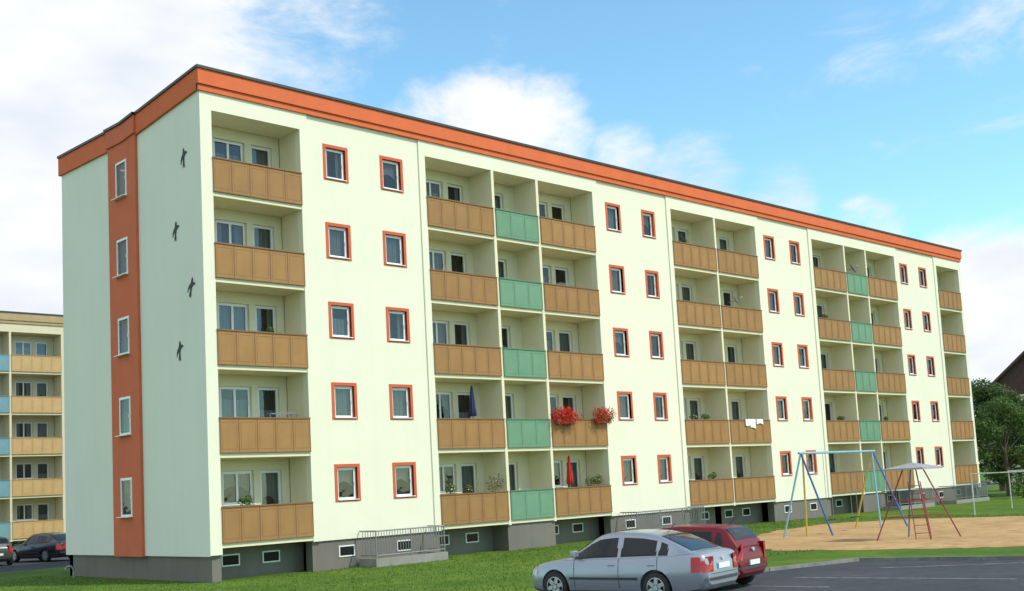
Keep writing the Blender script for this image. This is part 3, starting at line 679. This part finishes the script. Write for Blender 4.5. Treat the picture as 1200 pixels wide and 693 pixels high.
def car(name,loc,heading,S,paint,label,group=None):
    root=bpy.data.objects.new(name,None);COL.objects.link(root);root.location=(loc[0],loc[1],PZ);root.rotation_euler=(0,0,heading)
    root['label']=label;root['category']='car'
    if group:root['group']=group
    L=S['L'];hw=S['W']/2
    def half(x):
        w=hw*sm(S['wid'],x,0.03);zt=sm(S['top'],x,0.03);zb=interp(x,S['bot'])
        h=zt-zb
        return [(0,zb),(0.8*w,zb),(0.93*w,zb+0.05),(0.975*w,zb+0.16*h/0.7),(0.995*w,zb+0.42*h),(1.0*w,zb+0.52*h),(0.985*w,zb+0.66*h),(0.965*w,zb+0.84*h),(0.93*w,zt-0.035),(0.86*w,zt-0.006),(0.6*w,zt+0.012),(0,zt+0.02)]
    xs=sorted(set([round(v,3) for v in list(np.linspace(-L/2,L/2,46))]+[-L/2+.01,-L/2+.03,-L/2+.06,L/2-.01,L/2-.03,L/2-.06]))
    mb=MB();rings=[]
    for x in xs:
        hp=half(x);ring=[(x,p[0],p[1]) for p in hp]+[(x,-p[0],p[1]) for p in hp[1:-1][::-1]]
        i=len(mb.v);mb.v+=ring;rings.append((i,len(ring)))
    mi=mb.mi(paint)
    for a in range(len(rings)-1):
        i,n=rings[a];j,_=rings[a+1]
        for k in range(n):
            mb.f.append((i+k,i+(k+1)%n,j+(k+1)%n,j+k));mb.m.append(mi)
    for i,n in (rings[0],rings[-1]):mb.f.append(tuple(range(i,i+n)));mb.m.append(mi)
    me=mb.mesh('body');smooth(me,180)
    bo=bpy.data.objects.new('tmpbody',me);COL.objects.link(bo);cuts=[]
    R=S['r']+0.055
    for wx in S['wb']:
        for s in(-1,1):
            c=MB();c.tube((wx,s*(hw-0.26),S['r']),(wx,s*(hw+0.2),S['r']),R,M['black'],32)
            cm=c.mesh('cut');smooth(cm,180);co=bpy.data.objects.new('cut',cm);COL.objects.link(co);cuts.append(co)
            md=bo.modifiers.new('b','BOOLEAN');md.object=co;md.operation='DIFFERENCE';md.solver='EXACT'
    bpy.context.view_layer.update()
    dg=bpy.context.evaluated_depsgraph_get();nm=bpy.data.meshes.new_from_object(bo.evaluated_get(dg))
    for c in cuts:bpy.data.objects.remove(c)
    bpy.data.objects.remove(bo)
    g=MB()
    belt=lambda x:interp(x,S['top'])-0.03
    bw=lambda x:hw*sm(S['wid'],x)*0.93
    zr=lambda x:sm(S['roof'],x,0.06) if S['deck']+0.06<x<S['cowl']-0.06 else interp(x,S['roof'])
    tw=lambda x:hw*interp(x,S['tw'])
    def sect(x,i):
        h=max(0.0,zr(x)-belt(x));e=min(0.07,h*0.3)
        pts=[(bw(x),belt(x)),(tw(x)+(bw(x)-tw(x))*0.5,belt(x)+(h-e)*0.52),(tw(x)+0.004,zr(x)-e),(tw(x)*0.95,zr(x)-e*0.45),(tw(x)*0.8,zr(x)-e*0.12),(tw(x)*0.4,zr(x)),(0,zr(x)+0.004)]
        allp=pts+[(-a,b_) for a,b_ in pts[:-1][::-1]]
        return (x,allp[i][0],allp[i][1])
    gx=list(np.linspace(S['deck'],S['cowl'],44))
    g.grid(lambda u,i:sect(u,int(i)),gx,list(range(13)),paint)
    gme=g.mesh('g');smooth(gme,60)
    bm=bmesh.new();bm.from_mesh(nm);bm.from_mesh(gme)
    for f in bm.faces:f.smooth=True
    for e in bm.edges:
        if len(e.link_faces)==2 and e.calc_face_angle(0)>rad(38):e.smooth=False
    out=bpy.data.meshes.new('body');bm.to_mesh(out);bm.free();out.materials.append(paint)
    add('body',out,root)
    GL=M['cglass'];BK=M['black']
    def side(x,t,s,off):
        h=zr(x)-belt(x);e=min(0.07,h*0.3);zt=zr(x)-e
        y=bw(x)+(tw(x)-bw(x))*t;z=belt(x)+(zt-belt(x))*t
        return (x,s*(y+off),z+off*0.3)
    for s in(-1,1):
        for (xa,xb) in S['sw']:
            q=MB();q.grid(lambda u,t:side(u,t,s,0.006),np.linspace(xa-0.03,xb+0.03,12),[0.12,0.5,0.9],GL)
            q2=MB();q2.grid(lambda u,t:side(u,t,s,0.003),np.linspace(xa,xb,12),[0.06,0.5,0.95],BK)
            o=add('side_window',q.mesh('side_window',True),root);add('window_trim',q2.mesh('window_trim',True),o)
    def topf(x,t,off):
        h=max(0,zr(x)-belt(x));e=min(0.07,h*0.3)
        return (x,t*tw(x),zr(x)+off-0.0-e*0.12*abs(t)**2-0.02*max(0,abs(t)-0.6))
    q=MB();q.grid(lambda u,t:topf(u,t,0.012),np.linspace(S['rs']+0.02,S['cowl']-0.05,10),np.linspace(-0.88,0.88,9),GL);add('windscreen',q.mesh('windscreen',True),root)
    q=MB();q.grid(lambda u,t:topf(u,t,0.012),np.linspace(S['re']-0.02,S['deck']+0.10,10),np.linspace(-0.84,0.84,9),GL);add('rear_window',q.mesh('rear_window',True),root)
    TL=M['tail'];HL=M['head']
    xr=-L/2;xf=L/2
    def bsurf(x,z):
        hp=half(x);zz=[p[1] for p in hp[1:-1]];yy=[p[0] for p in hp[1:-1]];return float(np.interp(z,zz,yy))
    hx=S is HAT
    for s in(-1,1):
        z0,z1=((0.62,0.92) if not hx else (0.62,1.0))
        q=MB()
        path=[(xr-0.012,0.50*hw),(xr-0.012,0.62*hw),(xr-0.004,0.70*hw),(xr+0.05,0.86*hw),(xr+0.16,0.93*hw),(xr+0.30,0.965*hw)]
        if hx:path=[(xr-0.012,0.62*hw),(xr-0.006,0.74*hw),(xr+0.04,0.90*hw),(xr+0.12,0.955*hw),(xr+0.22,0.98*hw)]
        zs=np.linspace(z0,z1,4)
        def tf(i,z):
            a=path[int(i)];y=a[1]
            if i>=2:y=max(min(bsurf(a[0],z)+0.012,hw),0)
            return (a[0]-0.003,s*y,z)
        q.grid(tf,range(len(path)),zs,TL);add('taillight',q.mesh('taillight',True),root)
        path2=[(xf+0.005,0.42*hw),(xf-0.02,0.56*hw),(xf-0.10,0.74*hw),(xf-0.2,0.84*hw),(xf-0.34,0.9*hw)]
        q=MB()
        def hf(i,z):
            a=path2[int(i)];y=a[1]
            if i>=1:y=bsurf(a[0],z)+0.01
            return (a[0]+0.004,s*y,z)
        q.grid(hf,range(len(path2)),np.linspace(0.55,0.68,3),HL);add('headlight',q.mesh('headlight',True),root)
        q=MB();mx=S['cowl']-0.32
        q.box((mx-0.07,s*(bw(mx)+0.01),belt(mx)+0.06),(mx+0.06,s*(bw(mx)+0.2),belt(mx)+0.2),paint);o=add('mirror',q,root);bevel(o,0.03,3)
        q=MB()
        for xd in (S['cowl']-0.25,S['mid'],S['sw'][1][1]-0.03):
            zl=0.30 if abs(xd-S['wb'][1])>0.45 else 0.62
            q.grid(lambda u,w:(xd+w+(0.0),s*(bsurf(xd,u)+0.003),u),np.linspace(zl,belt(xd)-0.005,10),[-0.006,0.006],BK)
        add('door_seam',q,root)
        for xh in (S['mid']+0.18,S['sw'][1][1]+0.12):
            q=MB();q.box((xh-0.08,s*(bsurf(xh,0.78)-0.01),0.76),(xh+0.08,s*(bsurf(xh,0.78)+0.03),0.79),paint);o=add('door_handle',q,root);bevel(o,0.01)
        q=MB();q.grid(lambda u,w:(u,s*(bsurf(u,w)+0.012),w),np.linspace(S['wb'][1]+R+0.04,S['wb'][0]-R-0.04,12),[0.47,0.52],M['strip']);add('rub_strip',q,root)
    q=MB();q.grid(lambda u,w:(xr+0.035*abs(u)**3-0.02,u*hw*0.86,w),np.linspace(-1,1,15),[0.44,0.50],M['strip']);add('bumper_strip',q,root)
    q=MB();q.box((xr-0.022,-0.26,0.66 if not hx else 0.52),(xr-0.008,0.26,0.77 if not hx else 0.63),M['white']);q.box((xr-0.024,0.22,0.662 if not hx else 0.522),(xr-0.021,0.258,0.768 if not hx else 0.628),BL);add('number_plate',q,root)
    q=MB();q.tube((xr-0.02,0,0.86),(xr+0.02,0,0.86),0.04,M['head'],16);add('badge',q,root)
    q=MB();q.box((xr-0.004,-0.62*hw,0.565),(xr+0.02,0.62*hw,0.575),BK);add('boot_seam',q,root)
    q=MB();q.box((xf-0.03,-0.3,0.5),(xf+0.006,0.3,0.58),BK);add('grille',q,root)
    q=MB();q.tube((S['re']+0.15,0,zr(S['re']+0.15)),(S['re']-0.05,0,zr(S['re'])+0.22),0.006,BK,5);add('antenna',q,root)
    if hx:
        q=MB();q.tube((S['deck']+0.06,0.02,1.0),(S['deck']+0.12,-0.3,1.1),0.008,BK,5);add('wiper',q,root)
    ty=MB();n=36;r=S['r']
    pr=[(0.6*r,-0.085),(0.93*r,-0.095),(r,-0.07),(r,0.07),(0.93*r,0.095),(0.6*r,0.085)]
    ty.grid(lambda u,i:(pr[int(i)][0]*math.cos(u),pr[int(i)][1],pr[int(i)][0]*math.sin(u)),[2*math.pi*k/n for k in range(n+1)],range(6),BK)
    tme=ty.mesh('tyre',True)
    rm=MB();AL=M['alloy']
    rm.grid(lambda u,i:([0.66*r,0.62*r,0.6*r][int(i)]*math.cos(u),[0.088,0.092,0.0][int(i)],[0.66*r,0.62*r,0.6*r][int(i)]*math.sin(u)),[2*math.pi*k/n for k in range(n+1)],range(3),AL)
    ns=6 if not hx else 7
    for k in range(ns):
        t=2*math.pi*k/ns
        a=Vector((math.cos(t),0,math.sin(t)));b_=Vector((-math.sin(t),0,math.cos(t)))
        p=[a*0.05*r+b_*0.16*r,a*0.05*r-b_*0.16*r,a*0.62*r-b_*0.12*r,a*0.62*r+b_*0.12*r]
        rm.face([(v.x,0.085,v.z) for v in p],AL)
        for j in range(4):
            u,v=p[j],p[(j+1)%4];rm.face([(u.x,0.085,u.z),(v.x,0.085,v.z),(v.x,0.05,v.z),(u.x,0.05,u.z)],AL)
    rm.tube((0,0.04,0),(0,0.095,0),0.16*r,AL,14);rm.tube((0,-0.02,0),(0,0.02,0),0.6*r,M['cap'],24)
    rme=rm.mesh('rim')
    for wx in S['wb']:
        for s in(-1,1):
            w=bpy.data.objects.new('wheel',None);COL.objects.link(w);w.parent=root;w.location=(wx,s*(hw-0.115),r);w.rotation_euler=(0,random.uniform(0,1),0 if s==1 else math.pi)
            add('tyre',tme,w);add('rim',rme,w)
    return root
def lampmat(name,c):
    return mat(name,c,0.2,0.1,20,coat=0.3)
M['tail']=lampmat('tail_lens',(0.38,0.010,0.010));M['head']=lampmat('lamp_lens',(0.6,0.62,0.64));M['strip']=mat('dark_trim',(0.05,0.05,0.055),0.5,0.1,4);M['alloy']=mat('alloy_rim',(0.5,0.51,0.52),0.35,0.1,6,metal=0.7)
SV=mat('silver_paint',(0.35,0.375,0.42),0.35,0.03,2,metal=0.55,coat=0.5)
RP=mat('red_paint_car',(0.15,0.004,0.009),0.45,0.05,2,coat=0.3,spec=0.3)
DB=mat('black_paint',(0.012,0.013,0.018),0.3,0.1,2,coat=0.5);DG=mat('grey_green_paint',(0.06,0.075,0.07),0.3,0.1,2,metal=0.3,coat=0.5)
car('parked_car',(1.4,-15.6),hd,SED,SV,'silver hatchback saloon car parked beside a red car')
car('parked_car',(3.72,-15.15),hd,HAT,RP,'small dark red hatchback parked beside the silver car')
car('parked_car',(2.75,27.2),rad(84),HAT,DG,'dark grey green car parked behind the apartment block')
car('parked_car',(5.6,27.2),rad(104),SED,DB,'black saloon car parked behind the apartment block')
q=MB();pp=[(0,0,0),(0,0,0.28),(-0.05,0.02,0.38),(-0.14,0.05,0.42),(-0.24,0.08,0.38),(-0.26,0.09,0.3)]
for a,b_ in zip(pp[:-1],pp[1:]):q.tube(a,b_,0.045,M['steel'],8)
add('vent_pipe',q,None,(-0.3,9.5,GZ),0,'short grey curved vent pipe beside the end wall','pipe')
# ------------------------------------------------------------------ world
w=bpy.data.worlds.new('World');scene.world=w;w.use_nodes=True;nt=w.node_tree;N=nt.nodes;L=nt.links
bg=N['Background']
SUNAZ,SUNEL=158,47
sky=N.new('ShaderNodeTexSky');sky.sky_type='NISHITA';sky.sun_disc=False;sky.sun_elevation=rad(SUNEL);sky.sun_rotation=rad(SUNAZ);sky.air_density=1.0;sky.dust_density=0.3;sky.ozone_density=1.6
tc=N.new('ShaderNodeTexCoord')
def dv(az,el):return (math.cos(rad(el))*math.sin(rad(az)),math.cos(rad(el))*math.cos(rad(az)),math.sin(rad(el)))
mp=N.new('ShaderNodeMapping');mp.inputs['Scale'].default_value=(1,1,2.4);L.new(tc.outputs['Generated'],mp.inputs[0])
no=N.new('ShaderNodeTexNoise');no.inputs['Scale'].default_value=6.5;no.inputs['Detail'].default_value=10;no.inputs['Roughness'].default_value=0.64;no.inputs['Distortion'].default_value=0.5
L.new(mp.outputs[0],no.inputs['Vector'])
acc=None
nr=N.new('ShaderNodeVectorMath');nr.operation='NORMALIZE';L.new(tc.outputs['Generated'],nr.inputs[0])
for (az,el,r,wt) in ((20,18,12,0.64),(21,10,9,0.6),(29,22,5,0.28),(34.5,22.5,4.5,0.24),(40.0,17.9,2.8,0.28),(43.5,18.2,3.0,0.40),(46.5,17.6,2.8,0.40),(50.5,15.8,2.6,0.30),(54.0,14.6,3.0,0.38),(58.0,13.0,2.4,0.34),(62,11.5,2.0,0.24),(69,5.5,5.5,0.5),(66.5,9.0,2.5,0.25),(64,20.8,4,0.14),(68.5,20.8,4,0.22),(70,17,3.0,0.12),(-20,30,30,0.4),(120,35,35,0.35),(200,40,40,0.3),(270,35,40,0.4)):
    d=N.new('ShaderNodeVectorMath');d.operation='DOT_PRODUCT';L.new(nr.outputs[0],d.inputs[0]);d.inputs[1].default_value=dv(az,el)
    m=N.new('ShaderNodeMapRange');m.interpolation_type='SMOOTHSTEP';m.inputs[1].default_value=math.cos(rad(r*1.3));m.inputs[2].default_value=math.cos(rad(r*0.2));m.inputs[3].default_value=0;m.inputs[4].default_value=wt
    L.new(d.outputs['Value'],m.inputs[0])
    if acc is None:acc=m.outputs[0]
    else:
        a=N.new('ShaderNodeMath');a.operation='MAXIMUM';L.new(acc,a.inputs[0]);L.new(m.outputs[0],a.inputs[1]);acc=a.outputs[0]
a=N.new('ShaderNodeMath');a.operation='ADD';L.new(no.outputs['Fac'],a.inputs[0]);L.new(acc,a.inputs[1])
cm=N.new('ShaderNodeMapRange');cm.interpolation_type='SMOOTHSTEP';cm.inputs[1].default_value=0.58;cm.inputs[2].default_value=0.96;L.new(a.outputs[0],cm.inputs[0])
no2=N.new('ShaderNodeTexNoise');no2.inputs['Scale'].default_value=7;no2.inputs['Detail'].default_value=6;L.new(mp.outputs[0],no2.inputs['Vector'])
cc=N.new('ShaderNodeMix');cc.data_type='RGBA';cc.inputs[6].default_value=(8.2,8.8,9.7,1);cc.inputs[7].default_value=(10.4,10.5,10.6,1)
r4=N.new('ShaderNodeMapRange');r4.inputs[1].default_value=0.35;r4.inputs[2].default_value=0.6;L.new(no2.outputs['Fac'],r4.inputs[0]);L.new(r4.outputs[0],cc.inputs[0])
mx=N.new('ShaderNodeMix');mx.data_type='RGBA';L.new(cm.outputs[0],mx.inputs[0])
sc=N.new('ShaderNodeVectorMath');sc.operation='MULTIPLY';sc.inputs[1].default_value=(2.0,2.65,2.5);L.new(sky.outputs[0],sc.inputs[0])
L.new(sc.outputs[0],mx.inputs[6]);L.new(cc.outputs[2],mx.inputs[7])
L.new(mx.outputs[2],bg.inputs[0]);bg.inputs[1].default_value=0.10
sl=bpy.data.lights.new('sun','SUN');sl.energy=3.4;sl.angle=rad(1.0);sl.color=(1.0,0.93,0.82)
so=bpy.data.objects.new('sun',sl);COL.objects.link(so);so.rotation_euler=Vector(dv(SUNAZ,SUNEL)).to_track_quat('Z','Y').to_euler()
# ------------------------------------------------------------------ camera
h,p,r=0.7701,0.1033,-0.0534
f=Vector((math.cos(p)*math.sin(h),math.cos(p)*math.cos(h),math.sin(p)));R=Vector((math.cos(h),-math.sin(h),0));U=R.cross(f)
R2=R*math.cos(r)+U*math.sin(r);U2=-R*math.sin(r)+U*math.cos(r)
cd=bpy.data.cameras.new('camera');cam=bpy.data.objects.new('camera',cd);COL.objects.link(cam)
mw=Matrix((R2,U2,-f)).transposed().to_4x4();mw.translation=Vector((-17.3674,-31.6353,2.3189));cam.matrix_world=mw
cd.sensor_width=36;cd.lens=1313.34/1200*36;cd.shift_y=(434.42-346.5)/1200;cd.clip_end=4000
scene.camera=cam
scene.view_settings.view_transform='Standard';scene.view_settings.look='None';scene.view_settings.exposure=0
